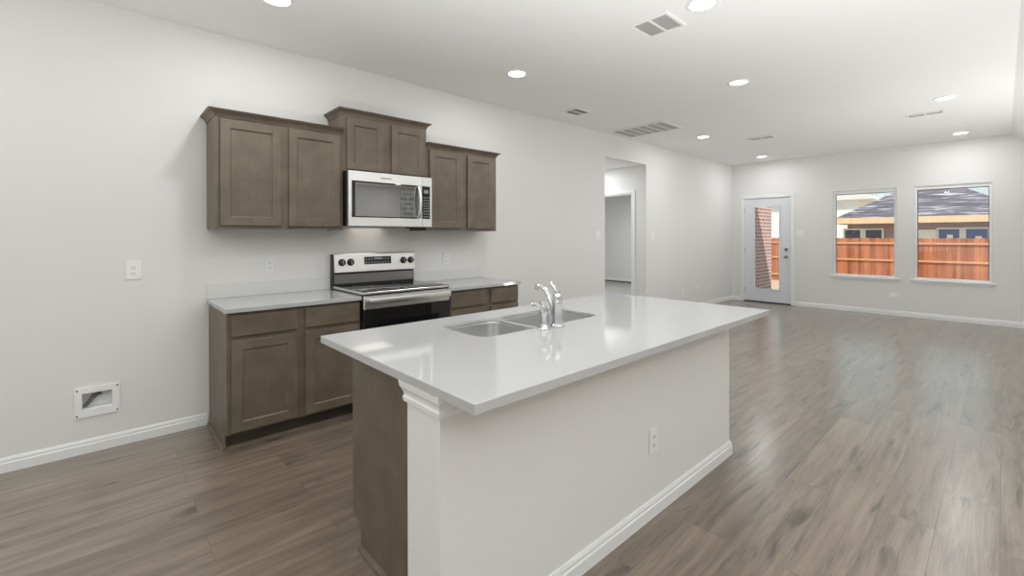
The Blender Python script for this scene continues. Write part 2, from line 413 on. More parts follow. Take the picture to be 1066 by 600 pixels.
# far windows: frame, pane and sill
for i, (a0, a1, z0, z1) in enumerate((W1, W2)):
    mb = MB(); t = .032
    y0, y1 = YF+.022, YF+.11
    mb.box(a0, a0+t, y0, y1, z0, z1, .003); mb.box(a1-t, a1, y0, y1, z0, z1, .003)
    mb.box(a0+t, a1-t, y0, y1, z1-.055, z1, .003); mb.box(a0+t, a1-t, y0, y1, z0, z0+.03, .003)
    wf = struct(mb.finish('window_%d' % (i+1), 'trim'))
    MB().box(a0+t, a1-t, YF+.085, YF+.09, z0+.03, z1-.055).finish('pane', 'pane', wf)
    mb = MB()
    for (p, q, r_, s_) in ((a0+t, a0+t+.007, z0+.03, z1-.055), (a1-t-.007, a1-t, z0+.03, z1-.055), (a0+t, a1-t, z1-.063, z1-.055)):
        mb.box(p, q, YF+.078, YF+.085, r_, s_)
    mb.finish('gasket', 'dark', wf)
    mb = MB(); mb.box(a0-.045, a1+.045, YF-.028, YF+.0, z0-.022, z0+.0, .005, 2); mb.box(a0-.03, a1+.03, YF-.012, YF, z0-.055, z0-.022, .003)
    mb.box(a0+.001, a1-.001, YF, YF+.021, z0+.0005, z0+.004)
    mb.finish('window_sill', 'trim', wf)

# patio door
d0, d1, dz0, dz1 = .253, 1.083, .022, 2.078
g0, g1, gz0, gz1 = .437, .892, .275, 1.905
mb = MB(); y0, y1 = YF+.012, YF+.056
for (a, b, c, d) in ((d0, g0, dz0, dz1), (g1, d1, dz0, dz1), (g0, g1, dz0, gz0), (g0, g1, gz1, dz1)): mb.box(a, b, y0, y1, c, d)
dr = struct(mb.finish('door_1', 'doorp'), 'white exterior door with tall glass lite at the far wall', 'door')
mb = MB(); t = .028
for (a, b, c, d) in ((g0-t, g0+.004, gz0-t, gz1+t), (g1-.004, g1+t, gz0-t, gz1+t), (g0+.004, g1-.004, gz0-t, gz0+.004), (g0+.004, g1-.004, gz1-.004, gz1+t)): mb.box(a, b, YF+.002, y0, c, d, .004)
mb.finish('glass_frame', 'doorp', dr)
MB().box(g0, g1, YF+.03, YF+.036, gz0, gz1).finish('pane', 'pane', dr)
mb = MB().lathe((1.012, y0, .925), [(.032, 0), (.032, -.007), (.012, -.011), (.012, -.035), (.026, -.042), (.029, -.055), (.024, -.066), (.008, -.07)], 20, 'Y'); mb.finish('door_knob', 'nickel', dr, True)
mb = MB().lathe((1.012, y0, 1.068), [(.031, 0), (.031, -.012), (.024, -.02), (.006, -.021)], 20, 'Y').box(1.007, 1.017, y0-.035, y0-.02, 1.05, 1.086, .002); mb.finish('deadbolt', 'nickel', dr, True)
for z in (.25, 1.05, 1.85): MB().lathe((d0-.002, y0-.004, z-.045), [(.006, 0), (.006, .09)], 8).finish('hinge', 'nickel', dr)
mb = MB()
for (a, b, c, d) in ((DOOR[0], d0-.002, 0, 2.098), (d1+.002, DOOR[1], 0, 2.098), (d0-.002, d1+.002, dz1+.002, 2.098)): mb.box(a, b, YF, YF+.12, c, d)
for (a, b, c, d) in ((DOOR[0]-.057, DOOR[0]+.008, 0, 2.155), (DOOR[1]-.008, DOOR[1]+.057, 0, 2.155), (DOOR[0]+.008, DOOR[1]-.008, 2.09, 2.155)): mb.box(a, b, YF-.016, YF, c, d, .004)
struct(mb.finish('trim_2', 'trim'))
struct(MB().box(DOOR[0], DOOR[1], YF-.0, YF+.14, .0005, .02).finish('trim_3', 'dark'))

# half wall carrying the island top, its cap trim and baseboard
PX0, PX1, PY0, PY1 = 2.523, 2.716, .745, 2.835
CT = .895
struct(MB().box(PX0, PX1, PY0, PY1, 0, CT-.0305).finish('wall_island', 'wall'))
TR = [(0, .797), (.010, .797), (.012, .812), (.008, .818), (.010, .828), (.019, .846), (.022, .8645), (0, .8645)]
mb = MB(); wrap(mb, TR, [(PX0, PY0+.073), (PX0, PY0), (PX1, PY0), (PX1, PY1), (PX0, PY1)][0:5]); struct(mb.finish('trim_5', 'trim'))
mb = MB(); wrap(mb, BASE_PROF, [(PX0, PY0), (PX1, PY0), (PX1, PY1), (PX0, PY1)]); struct(mb.finish('baseboard_island', 'trim'))

# ------------------------------------------------------------------ cabinets
def shaker(parent, y0, y1, z0, z1, xf, t=.019, st=.057, s=1, name='door'):
    """framed door facing +X (s=1) or -X (s=-1); xf = front face; sub-part: panel"""
    mb = MB(); bm = mb.bm
    xb = xf-s*t
    def ring(x, i): return [bm.verts.new(p) for p in ((x, y0+i, z0+i), (x, y1-i, z0+i), (x, y1-i, z1-i), (x, y0+i, z1-i))]
    e = .0025
    r = [ring(xb, 0), ring(xf-s*e, 0), ring(xf, e), ring(xf, st), ring(xf-s*.0085, st+.008), ring(xb, st+.008)]
    for a, b in zip(r, r[1:]+r[:1]):
        for i in range(4): bm.faces.new((a[i], a[(i+1) % 4], b[(i+1) % 4], b[i]))
    d = mb.finish(name, 'cab', parent)
    i = st+.008
    x_ = sorted((xf-s*.0088, xf-s*.015))
    MB().box(x_[0], x_[1], y0+i, y1-i, z0+i, z1-i).finish('panel', 'cab', d)
    return d
def drawer_front(parent, y0, y1, z0, z1, xf, t=.019, s=1):
    x = sorted((xf-s*t, xf)); return MB().box(x[0], x[1], y0, y1, z0, z1, .003).finish('drawer', 'cabh', parent)
CROWN = [(0, -.048), (.004, -.048), (.006, -.036), (.012, -.026), (.024, -.014), (.034, -.010), (.036, -.002), (.041, 0), (0, 0)]
def upper(label, y0, y1, z0, zb, zc, doors, path):
    t = thing('upper_cabinet', label, 'cabinet', (0, (y0+y1)/2, z0))
    mb = MB().box(.002, .286, y0, y1, z0+.012, zb)
    mb.box(.286, .305, y0, y1, z0, zb)
    mb.box(.002, .286, y0, y0+.014, z0, z0+.012).box(.002, .286, y1-.014, y1, z0, z0+.012)
    mb.finish('cabinet_body', 'cab', t)
    for a, b, c, d in doors: shaker(t, a, b, c, d, .3255)
    mb = MB(); wrap(mb, [(o_, zc+z_) for o_, z_ in CROWN], path); mb.finish('crown_moulding', 'cabh', t)
    return t
upper('brown two-door wall cabinet above the outlet, left of the microwave', .566, 1.4205, 1.389, 2.148, 2.189,
      [(.594, .970, 1.413, 2.128), (1.019, 1.395, 1.413, 2.128)], [(.002, .566), (.3055, .566), (.3055, 1.4205)])
upper('short brown two-door wall cabinet directly above the microwave, topmost of three', 1.4215, 2.1825, 1.861, 2.312, 2.354,
      [(1.450, 1.766, 1.875, 2.288), (1.835, 2.155, 1.875, 2.288)], [(.002, 1.4215), (.3055, 1.4215), (.3055, 2.1825), (.002, 2.1825)])
upper('narrow brown two-door wall cabinet right of the microwave', 2.1835, 3.010, 1.389, 2.148, 2.189,
      [(2.212, 2.567, 1.413, 2.128), (2.636, 2.966, 1.413, 2.128)], [(.3055, 2.1835), (.3055, 3.010), (.002, 3.010)])

def base(label, y0, y1, units, left_end):
    t = thing('base_cabinet', label, 'cabinet', (.3, (y0+y1)/2, 0))
    mb = MB().box(.003, .585, y0, y1, .105, .8645).box(.585, .604, y0, y1, .105, .8645)
    mb.finish('cabinet_body', 'cab', t)
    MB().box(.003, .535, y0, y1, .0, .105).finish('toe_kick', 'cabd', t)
    if left_end:
        MB().poly([(.003, y0-.008, .0), (.552, y0-.008, .0), (.552, y0-.008, .095), (.603, y0-.008, .105), (.603, y0-.008, .8645), (.003, y0-.008, .8645)], (0, .0079, 0)).finish('end_panel', 'cab', t)
        mb = MB(); sh = [(0, 0), (.016, 0), (.014, .008), (.008, .014), (0, .016)]
        run(mb, sh, (.003, y0-.008), (.56, y0-.008), (0, -1)); run(mb, sh, (.5355, y0+.001), (.5355, y1), (1, 0)); mb.finish('shoe_moulding', 'cabh', t)
    for a, b in units:
        drawer_front(t, a, b, .713, .846, .6235)
        shaker(t, a, b, .118, .686, .6235)
    return t
base('brown base cabinet with two drawers and two doors, left of the range', .584, 1.428, [(.600, .984), (1.036, 1.418)], True)
base('brown base cabinet right of the range, mostly hidden behind the island', 2.196, 3.036, [(2.226, 2.622), (2.680, 3.026)], False)
def counter(label, y0, y1):
    t = thing('countertop', label, 'countertop', (.3, (y0+y1)/2, .866))
    MB().box(.002, .637, y0, y1, .8655, CT, .002).finish('slab', 'quartz', t)
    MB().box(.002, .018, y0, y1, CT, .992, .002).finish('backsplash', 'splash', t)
counter('white quartz countertop with low backsplash, left of the range', .562, 1.4285)
counter('white quartz countertop with low backsplash, right of the range', 2.195, 3.048)

# ------------------------------------------------------------------ range
t = thing('range', 'stainless electric range with black glass top between two base cabinets', 'range', (.33, 1.8115, 0))
a0, a1 = 1.4315, 2.1915
MB().box(.03, .64, a0, a1, .03, .905).box(.06, .6, a0+.03, a1-.03, 0, .03).finish('range_body', 'black', t)
mb = MB().box(.075, .665, a0-.001, a1+.001, .905, .926, .004, 2); mb.finish('cooktop', 'blackglass', t, True)
mb = MB().box(.664, .671, a0-.002, a1+.002, .908, .924, .003); mb.box(.09, .664, a0-.004, a0-.001, .907, .924).box(.09, .664, a1+.001, a1+.004, .907, .924); mb.finish('cooktop_trim', 'steel', t)
for k, (x, y, r) in enumerate(((.23, 1.62, .08), (.23, 2.0, .1), (.48, 1.62, .11), (.48, 2.0, .09))):
    mb = MB(); n = 40
    mb.loft([[(x+q*math.cos(2*math.pi*i/n), y+q*math.sin(2*math.pi*i/n), .9264) for i in range(n)] for q in (r, r-.003)], cap0=False, cap1=False)
    mb.finish('burner_ring', 'button', t)
# back guard: riser and tilted console
MB().box(.012, .062, a0, a1, .905, 1.03).box(.012, .05, a0, a1, 1.03, 1.188).box(.05, .072, a0, a0+.006, 1.03, 1.188).finish('back_guard', 'black', t)
MB().poly([(.063, a0+.012, .938), (.063, a1-.012, .938), (.063, a1-.012, 1.016), (.063, a0+.012, 1.016)], (.004, 0, 0)).finish('riser_panel', 'nickel', t)
mb = MB().poly([(.050, a0+.006, 1.030), (.085, a0+.006, 1.030), (.088, a0+.006, 1.036), (.074, a0+.006, 1.184), (.066, a0+.006, 1.191), (.050, a0+.006, 1.191)], (0, a1-a0-.006, 0))
cons = mb.finish('control_console', 'steel', t)
def on_console(z): return .088-(z-1.036)*.014/.148
for i, y in enumerate((1.502, 1.577, 2.075, 2.15)):
    z = 1.118; x = on_console(z)
    mb = MB().lathe((x-.002, y, z), [(.031, 0), (.031, .006), (.025, .012), (.023, .026), (.019, .028)], 20, 'X'); kb = mb.finish('knob', 'black', cons, True)
for i, y in enumerate((1.502, 1.577, 2.075, 2.15)):
    z = 1.118; x = on_console(z)
    MB().box(x+.024, x+.033, y-.005, y+.005, z-.019, z+.019, .002).finish('knob_grip', 'nickel', cons)
z0, z1 = 1.094, 1.160
MB().poly([(on_console(z0)+.0005, 1.698, z0), (on_console(z0)+.0005, 1.951, z0), (on_console(z1)+.0005, 1.951, z1), (on_console(z1)+.0005, 1.698, z1)], (.002, 0, 0)).finish('clock_display', 'display', cons)
for i in range(9):
    for j in range(2):
        if i in (3, 4, 5) and j: continue
        y = 1.715+i*.026; z = 1.108+j*.03
        MB().box(on_console(z)+.0025, on_console(z)+.0032, y-.006, y+.006, z-.004, z+.004).finish('button', 'button', cons)
MB().box(on_console(1.142)+.0025, on_console(1.142)+.0032, 1.79, 1.86, 1.133, 1.152).finish('clock_screen', 'button', cons)
# oven door with handle, storage drawer
dr = MB().box(.641, .662, a0+.002, a1-.002, .795, .897, .004).finish('oven_door', 'steel', t)
MB().box(.641, .660, a0+.002, a1-.002, .225, .795, .002).finish('oven_glass', 'doorglass', dr)
MB().box(.660, .6605, a0+.11, a1-.11, .33, .70).finish('oven_window', 'blackglass', dr)
mb = MB().box(.695, .712, a0+.02, a1-.02, .834, .878, .003, 2)
for y in (a0+.03, a1-.06): mb.box(.662, .697, y, y+.03, .843, .871, .003)
mb.finish('door_handle', 'steel', dr, True)
MB().box(.641, .660, a0+.002, a1-.002, .05, .215, .004).finish('storage_drawer', 'steel', t)

# ------------------------------------------------------------------ microwave
screen = simple('semi_mirror_window', (.035, .035, .034), .02); screen.node_tree.nodes['Principled BSDF'].inputs['IOR'].default_value = 3.3
t = thing('microwave', 'stainless over-the-range microwave with black window, under the short wall cabinet', 'microwave', (.2, 1.81, 1.42))
b0, b1, z0, z1 = 1.4265, 2.1815, 1.42, 1.856
MB().box(.004, .365, b0+.004, b1-.004, z0+.012, z1).box(.03, .36, b0+.02, b1-.02, z0+.002, z0+.012).finish('microwave_case', 'black', t)
ys = 2.083
mb = MB()
for (p, q, c, d) in ((b0, b0+.028, z0, z1), (b0+.028, ys-.001, z0, 1.490), (b0+.028, ys-.001, 1.777, z1), (ys-.014, ys-.001, 1.490, 1.777)): mb.box(.368, .402, p, q, c, d, .002)
dr = mb.finish('microwave_door', 'steel', t)
MB().box(.37, .399, b0+.028, ys-.014, 1.490, 1.777).finish('door_window', 'doorglass', dr)
MB().box(.3991, .3996, b0+.055, ys-.03, 1.500, 1.765).finish('window_screen', screen, dr)
MB().box(.402, .4026, 1.695, 1.79, 1.807, 1.82).finish('badge', 'badge', dr)
mb = MB().tube([(.40, 2.042, 1.50), *bez((.41, 2.042, 1.50), (.452, 2.044, 1.535), (.452, 2.044, 1.735), (.41, 2.042, 1.77), 12), (.40, 2.042, 1.77)], .0135, 12); mb.finish('door_handle', 'steel', dr, True)
mb = MB()
for (p, q, c, d) in ((ys+.001, b1, 1.777, z1), (ys+.001, b1, z0, 1.490), (b1-.018, b1, 1.490, 1.777)): mb.box(.368, .402, p, q, c, d, .002)
cp = mb.finish('control_panel', 'steel', t)
MB().box(.37, .400, ys+.001, b1-.018, 1.490, 1.777).finish('control_glass', 'display', cp)
for j in range(8):
    for i in range(3):
        y = ys+.020+i*.022; z = 1.51+j*.024
        MB().box(.400, .4006, y-.006, y+.006, z-.005, z+.005).finish('button', 'button', cp)
MB().box(.400, .4006, ys+.018, b1-.034, 1.715, 1.745).finish('clock_screen', 'button', cp)
MB().box(.31, .365, 1.97, 2.12, z0-.012, z0+.002, .002).finish('vent_filter', 'dark', t)
l = bpy.data.lights.new('cooktop_lamp', 'AREA'); l.shape = 'RECTANGLE'; l.size = .22; l.size_y = .30; l.energy = .17; l.color = (1, .93, .82)
lo = bpy.data.objects.new('cooktop_lamp', l); COL.objects.link(lo); lo.parent = t; lo.location = (-.08, -.06, -.004)

# ------------------------------------------------------------------ island
t = thing('island_cabinet', 'brown island base cabinet with plain end panel against the white half wall', 'cabinet', (2.2, 1.82, 0))
ix0, ix1, iy0, iy1 = 1.905, 2.521, .822, 2.80
# carcass as panels: open at the top so that the sink hangs inside
mb = MB()
mb.box(ix0, ix1, iy0+.019, iy0+.03, .11, .8645).box(ix0, ix1, iy1-.019, iy1, .11, .8645).box(ix1-.012, ix1, iy0+.03, iy1-.019, .11, .8645).box(ix0, ix1-.012, iy0+.03, iy1-.019, .11, .13).box(ix0, ix0+.019, iy0+.03, iy1-.019, .13, .8645)
mb.finish('cabinet_body', 'cab', t)
mb = MB().poly([(ix0, iy0, .8645), (ix0, iy0, .118), (ix0+.082, iy0, .100), (ix0+.082, iy0, 0), (ix1, iy0, 0), (ix1, iy0, .8645)], (0, .0185, 0)); mb.finish('end_panel', 'cab', t)
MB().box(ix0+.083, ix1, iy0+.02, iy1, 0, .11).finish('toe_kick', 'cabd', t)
mb = MB(); sh = [(0, 0), (.016, 0), (.014, .008), (.008, .014), (0, .017)]
run(mb, sh, (ix0+.082, iy0), (ix1, iy0), (0, -1)); mb.finish('shoe_moulding', 'cabh', t)
for a, b in ((.84, 1.30), (1.33, 1.70), (1.71, 2.08), (2.11, 2.78)):
    drawer_front(t, a, b, .713, .846, ix0-.0195, s=-1); shaker(t, a, b, .135, .686, ix0-.0195, s=-1)

CX0, CX1, CY0, CY1 = 1.791, 2.910, .725, 2.928
def rrect(x0, x1, y0, y1, r, z, n=6):
    P = []
    for cx, cy, a in ((x1-r, y1-r, 0), (x0+r, y1-r, 90), (x0+r, y0+r, 180), (x1-r, y0+r, 270)):
        for k in range(n+1):
            q = R(a+90*k/n); P.append((cx+r*math.cos(q), cy+r*math.sin(q), z))
    return P
SX0, SX1, SY0, SY1 = 1.968, 2.328, 1.222, 2.062
mb = MB(); bm = mb.bm
e = .002
def edges_of(vs_): return [bm.edges.new((vs_[i], vs_[(i+1) % len(vs_)])) for i in range(len(vs_))]
def vring(P): return [bm.verts.new(p) for p in P]
to = vring([(CX0+e, CY0+e, CT), (CX1-e, CY0+e, CT), (CX1-e, CY1-e, CT), (CX0+e, CY1-e, CT)]); ti = vring(rrect(SX0, SX1, SY0, SY1, .07, CT))
so = vring([(CX0, CY0, CT-e), (CX1, CY0, CT-e), (CX1, CY1, CT-e), (CX0, CY1, CT-e)]); bo = vring([(CX0, CY0, CT-.03), (CX1, CY0, CT-.03), (CX1, CY1, CT-.03), (CX0, CY1, CT-.03)])
bi = vring(rrect(SX0, SX1, SY0, SY1, .07, CT-.012))
for A, B in ((to, ti), (bo, bi)):
    bmesh.ops.triangle_fill(bm, use_beauty=True, edges=edges_of(A)+edges_of(B))
for A, B in ((to, so), (so, bo), (ti, bi)):
    for i in range(len(A)): bm.faces.new((A[i], A[(i+1) % len(A)], B[(i+1) % len(A)], B[i]))
o = mb.finish('countertop', 'quartz', None, loc=((CX0+CX1)/2, (CY0+CY1)/2, CT-.03))
tag(o, 'large white quartz island countertop with a sink cut-out', 'countertop')

# sink: two bowls under the cut-out
t = thing('sink', 'stainless undermount double-bowl sink set in the island countertop', 'sink', ((SX0+SX1)/2, (SY0+SY1)/2, .68))
zr = CT-.0126
def bowl(y0, y1, name):
    rings = []
    x0, x1 = SX0+.004, SX1-.004
    for ins, z in ((-.0, zr-.006), (.0, zr-.012), (.006, zr-.10), (.012, .712), (.03, .692), (.06, .688)):
        rr = max(.02, .066-ins*.4)
        rings.append(rrect(x0+ins, x1-ins, y0+ins, y1-ins, rr, z))
    mb = MB(); mb.loft(rings, cap0=False)
    # outer skin gives the bowl its thickness
    b = mb.finish(name, 'sinksteel', t, True)
    md = b.modifiers.new('thickness', 'SOLIDIFY'); md.thickness = .0012; md.offset = 1
    cx, cy = (x0+x1)/2, (y0+y1)/2
    MB().lathe((cx, cy, .6885), [(.043, 0), (.043, .003), (.036, .004), (.03, .001)], 20).finish('drain', 'chrome', b, True)
ym = 1.592
bowl(SY0+.004, ym-.012, 'bowl'); bowl(ym+.012, SY1-.004, 'bowl')
mb = MB(); bm = mb.bm
# flange: rim plate between the bowls and around them
to = vring(rrect(SX0+.0012, SX1-.0012, SY0+.0012, SY1-.0012, .069, zr))
i1 = vring(rrect(SX0+.004, SX1-.004, SY0+.004, ym-.012, .066, zr-.0005)); i2 = vring(rrect(SX0+.004, SX1-.004, ym+.012, SY1-.004, .066, zr-.0005))
bmesh.ops.triangle_fill(bm, use_beauty=True, edges=edges_of(to)+edges_of(i1)+edges_of(i2))
for I, (ya, yb) in ((i1, (SY0+.004, ym-.012)), (i2, (ym+.012, SY1-.004))):
    lo = vring(rrect(SX0+.004, SX1-.004, ya, yb, .066, zr-.008))
    for i in range(len(I)): bm.faces.new((I[i], I[(i+1) % len(I)], lo[(i+1) % len(I)], lo[i]))
mb.finish('sink_rim', 'sinksteel', t)

# faucet and side sprayer
fx, fy = 2.378, 1.642
t = thing('faucet', 'chrome single-handle kitchen faucet behind the sink', 'faucet', (fx, fy, CT))
MB().lathe((fx, fy, CT), [(.036, 0), (.036, .005), (.030, .010), (.025, .016)], 28).finish('base_flange', 'chrome', t, True)
MB().lathe((fx, fy, CT), [(.025, .010), (.0235, .05), (.024, .112), (.0255, .115), (.0255, .121), (.0235, .125), (.0225, .145), (.018, .162), (.008, .170)], 28).finish('faucet_body', 'chrome', t, True)
sp = bez((fx-.015, fy, CT+.055), (fx-.035, fy-.002, CT+.10), (fx-.055, fy-.004, CT+.185), (fx-.118, fy-.006, CT+.192), 12)+[(fx-.130, fy-.006, CT+.187), (fx-.136, fy-.006, CT+.172)]
MB().tube(sp, [.015, .0148, .0146, .0143, .014, .0137, .0133, .013, .0127, .0124, .012, .012, .012, .013, .013], 14).finish('spout', 'chrome', t, True)
hp = bez((fx+.004, fy, CT+.165), (fx-.004, fy, CT+.180), (fx-.022, fy, CT+.182), (fx-.045, fy, CT+.212), 8)
MB().tube(hp, [.016, .012, .0095, .0085, .008, .008, .0085, .0085, .006], 12).finish('lever_handle', 'chrome', t, True)
sx_, sy_ = 2.372, 1.553
t = thing('side_sprayer', 'short chrome side sprayer left of the faucet on the island', 'sprayer', (sx_, sy_, CT))
MB().lathe((sx_, sy_, CT), [(.030, 0), (.030, .004), (.022, .012), (.019, .022), (.017, .03)], 24).finish('base_flange', 'chrome', t, True)
MB().lathe((sx_, sy_, CT), [(.015, .026), (.0145, .06), (.019, .075), (.0205, .09), (.017, .104), (.008, .110)], 20).finish('spray_wand', 'chrome', t, True)
MB().tube([(sx_, sy_, CT+.095), (sx_-.03, sy_-.006, CT+.108), (sx_-.055, sy_-.012, CT+.113), (sx_-.064, sy_-.014, CT+.108)], [.012, .0115, .013, .0145], 14).finish('spray_head', 'chrome', t, True)
MB().tube([(sx_, sy_, CT+.10), (sx_-.016, sy_+.008, CT+.122), (sx_-.035, sy_+.01, CT+.124)], [.008, .007, .006], 10).finish('trigger', 'chrome', t, True)

# ------------------------------------------------------------------ wall plates
def plate(name, label, cat, pos, n, w_, h_, kind, group=None, pm='plate'):
    """pos on a wall, n = outward axis: 'X' (left wall / island face) or '-Y' (far wall)"""
    t = thing(name, label, cat, pos, group)
    x, y, z = pos
    def bx(d0_, d1_, u0, u1, v0, v1, bev=0):
        mb = MB()
        if n == 'X': mb.box(x+d0_, x+d1_, y+u0, y+u1, z+v0, z+v1, bev)
        else: mb.box(x+u0, x+u1, y-d1_, y-d0_, z+v0, z+v1, bev)
        return mb
    bx(0, .006, -w_/2, w_/2, -h_/2, h_/2, .002).finish('cover_plate', pm, t)
    if kind == 'outlet':
        for dz in (-.02, .02):
            rc = bx(.006, .0085, -.017, .017, dz-.014, dz+.014, .001).finish('receptacle', pm, t)
            mb = bx(.0085, .009, -.008, -.0055, dz-.003, dz+.006)
            if n == 'X': mb.box(x+.0085, x+.009, y+.0055, y+.008, z+dz-.003, z+dz+.006); mb.box(x+.0085, x+.009, y-.002, y+.002, z+dz-.010, z+dz-.006)
            else: mb.box(x+.0055, x+.008, y-.009, y-.0085, z+dz-.003, z+dz+.006); mb.box(x-.002, x+.002, y-.009, y-.0085, z+dz-.010, z+dz-.006)
            mb.finish('slots', 'slot', rc)
    elif kind == 'switch':
        k = max(1, round(w_/.06)-0) if w_ > .1 else 1
        for i in range(k):
            u = (i-(k-1)/2)*.046
            bx(.006, .010, u-.016, u+.016, -.033, .033, .002).finish('rocker', 'plate', t)
    elif kind == 'blank':
        bx(.006, .012, -.008, .008, -.008, .008, .002).finish('jack', 'slot', t)
    return t
plate('wall_outlet', 'white outlet on left wall above the recessed utility box', 'outlet', (0, .1665, 1.120), 'X', .080, .120, 'outlet')
plate('wall_outlet', 'white outlet above the left countertop, under the left wall cabinet', 'outlet', (0, .971, 1.114), 'X', .072, .116, 'outlet', pm='platew')
plate('wall_outlet', 'white outlet above the right countertop, right of the range console', 'outlet', (0, 2.597, 1.110), 'X', .074, .118, 'outlet', pm='platew')
plate('wall_outlet', 'white outlet on the island half wall above its baseboard', 'outlet', (PX1, 1.947, .358), 'X', .074, .118, 'outlet', pm='platew')
plate('wall_outlet', 'low outlet on left wall past the hall opening, nearest the opening', 'outlet', (0, 7.58, .36), 'X', .085, .12, 'outlet', 'low wall plates near the patio door')
plate('wall_outlet', 'low middle plate of three on left wall past the hall opening', 'outlet', (0, 8.10, .37), 'X', .075, .12, 'blank', 'low wall plates near the patio door')
plate('wall_outlet', 'low plate on left wall nearest the far corner by the patio door', 'outlet', (0, 8.66, .36), 'X', .08, .12, 'outlet', 'low wall plates near the patio door')
plate('wall_outlet', 'low outlet on far wall below the left window', 'outlet', (2.612, YF, .338), '-Y', .10, .075, 'none')
plate('light_switch', 'double rocker light switch left of the hall opening', 'switch', (0, 5.125, 1.348), 'X', .118, .115, 'switch')
plate('light_switch', 'single rocker light switch right of the hall opening', 'switch', (0, 6.58, 1.350), 'X', .078, .118, 'switch')
plate('light_switch', 'double rocker light switch on far wall right of the patio door', 'switch', (1.25, YF, 1.371), '-Y', .118, .118, 'switch')

# recessed utility box with shut-off valve
t = thing('utility_box', 'white recessed utility box with valve, low on the left wall', 'utility box', (0, -.01, .22))
q0, q1, r0, r1 = -.114, .096, .222, .405
h0, h1, k0, k1 = BOX[0]+.002, BOX[1]-.002, BOX[2]+.002, BOX[3]-.002
mb = MB()
for (a, b, c, d) in ((q0, h0, r0, r1), (h1, q1, r0, r1), (h0, h1, r0, k0), (h0, h1, k1, r1)): mb.box(.0005, .009, a, b, c, d)
mb.finish('face_frame', 'plate', t)
mb = MB().box(-.075, -.071, h0, h1, k0, k1)
for (a, b, c, d) in ((h0, h0+.003, k0, k1), (h1-.003, h1, k0, k1), (h0+.003, h1-.003, k0, k0+.003), (h0+.003, h1-.003, k1-.003, k1)): mb.box(-.071, .0005, a, b, c, d)
mb.finish('box_liner', 'plate', t)
for y in (q0+.012, q1-.012):
    for z in (r0+.014, r1-.014): MB().lathe((.009, y, z), [(.005, 0), (.004, .002), (.001, .003)], 10, 'X').finish('screw', 'slot', t)
MB().tube([(-.05, -.072, .272), (-.045, -.045, .305), (-.04, -.025, .335)], [.011, .0115, .012], 10).finish('hose', 'hose', t, True)
mb = MB().tube([(-.04, -.028, .330), (-.04, -.016, .348), (-.04, -.008, .366)], [.0145, .015, .012], 12).lathe((-.036, -.004, .349), [(.012, 0), (.012, .012), (.006, .016), (.005, .03)], 12, 'X').box(-.008, -.002, -.02, .014, .345, .354, .002)
mb.finish('valve', 'valve', t, True)

# ------------------------------------------------------------------ ceiling fixtures
def downlight(x, y, label, z=H, src=[None]):
    if src[0]: return copy_thing(src[0], (x, y, z), label)
    t = thing('recessed_light', label, 'ceiling light', (x, y, z), 'recessed ceiling lights')
    mb = MB(); n = 36
    def rg(r, dz): return [(x+r*math.cos(2*math.pi*i/n), y+r*math.sin(2*math.pi*i/n), z-dz) for i in range(n)]
    mb.loft([rg(.100, 0), rg(.099, .004), (rg(.092, .008)), rg(.078, .007), rg(.076, .003), rg(.076, 0)], cap0=False, cap1=False)
    mb.finish('trim_ring', 'trim', t, True)
    MB().lathe((x, y, z), [(.0755, -.001), (.0755, -.004), (.05, -.006), (.01, -.007)], 32).finish('lens', 'lens', t, True)
    l = bpy.data.lights.new('lamp', 'AREA'); l.shape = 'DISK'; l.size = .14; l.energy = LAMP_W; l.color = LAMP_COL; l.spread = R(180)
    lo = bpy.data.objects.new('lamp', l); COL.objects.link(lo); lo.parent = t; lo.location = (0, 0, -.010)
    src[0] = t
    return t
for x, y, lb in ((2.560, 2.814, 'round recessed ceiling light right beside the square ceiling vent'),
                 (2.137, 4.503, 'recessed ceiling light in open ceiling between the square vent and the patio door'),
                 (.832, 6.600, 'recessed ceiling light just past the long return grille'),
                 (.814, 9.049, 'small recessed ceiling light above the patio door, near far left corner'),
                 (.873, 2.779, 'recessed ceiling light above and right of the wall cabinets'),
                 (3.434, 6.660, 'recessed ceiling light beside the long register above the right window'),
                 (3.440, 9.105, 'recessed ceiling light nearest the far wall, above the right window'),
                 (.805, .813, 'recessed ceiling light cut by the top edge, above the left wall cabinet')):
    downlight(x, y, lb)
for x, y, z in ((.81, -1.4, H), (2.56, .81, H), (2.56, -1.4, H), (5.3, 1.0, 2.42), (5.3, 4.5, 2.42), (5.3, 7.8, 2.42), (3.6, -2.4, H)):   # extra unseen ceiling lamps, added for their light
    l = bpy.data.lights.new('lamp', 'AREA'); l.shape = 'DISK'; l.size = .14; l.energy = LAMP_W; l.color = LAMP_COL
    lo = bpy.data.objects.new('lamp', l); COL.objects.link(lo); lo.location = (x, y, z-.010)
for x, y, e, tilt in FILL_SPOTS:   # bodiless fill spots added to brighten the ceiling, beside and behind the viewpoint
    l = bpy.data.lights.new('fill_spot', 'SPOT'); l.spot_size = R(130); l.spot_blend = .75; l.shadow_soft_size = .12; l.energy = e; l.color = LAMP_COL
    lo = bpy.data.objects.new('fill_spot', l); COL.objects.link(lo); lo.location = (x, y, .25); lo.rotation_euler = (math.pi, -R(tilt), 0)
for nm, x, y, z, e in (('hall_fill', -.9, 5.85, HALLZ-.01, 6.4), ('bedroom_fill', -2.6, 8.8, 2.59, 32)):  # unseen lamps added to brighten the hall and bedroom
    l = bpy.data.lights.new(nm, 'AREA'); l.shape = 'DISK'; l.size = .2; l.energy = e; l.color = LAMP_COL
    lo = bpy.data.objects.new(nm, l); COL.objects.link(lo); lo.location = (x, y, z)

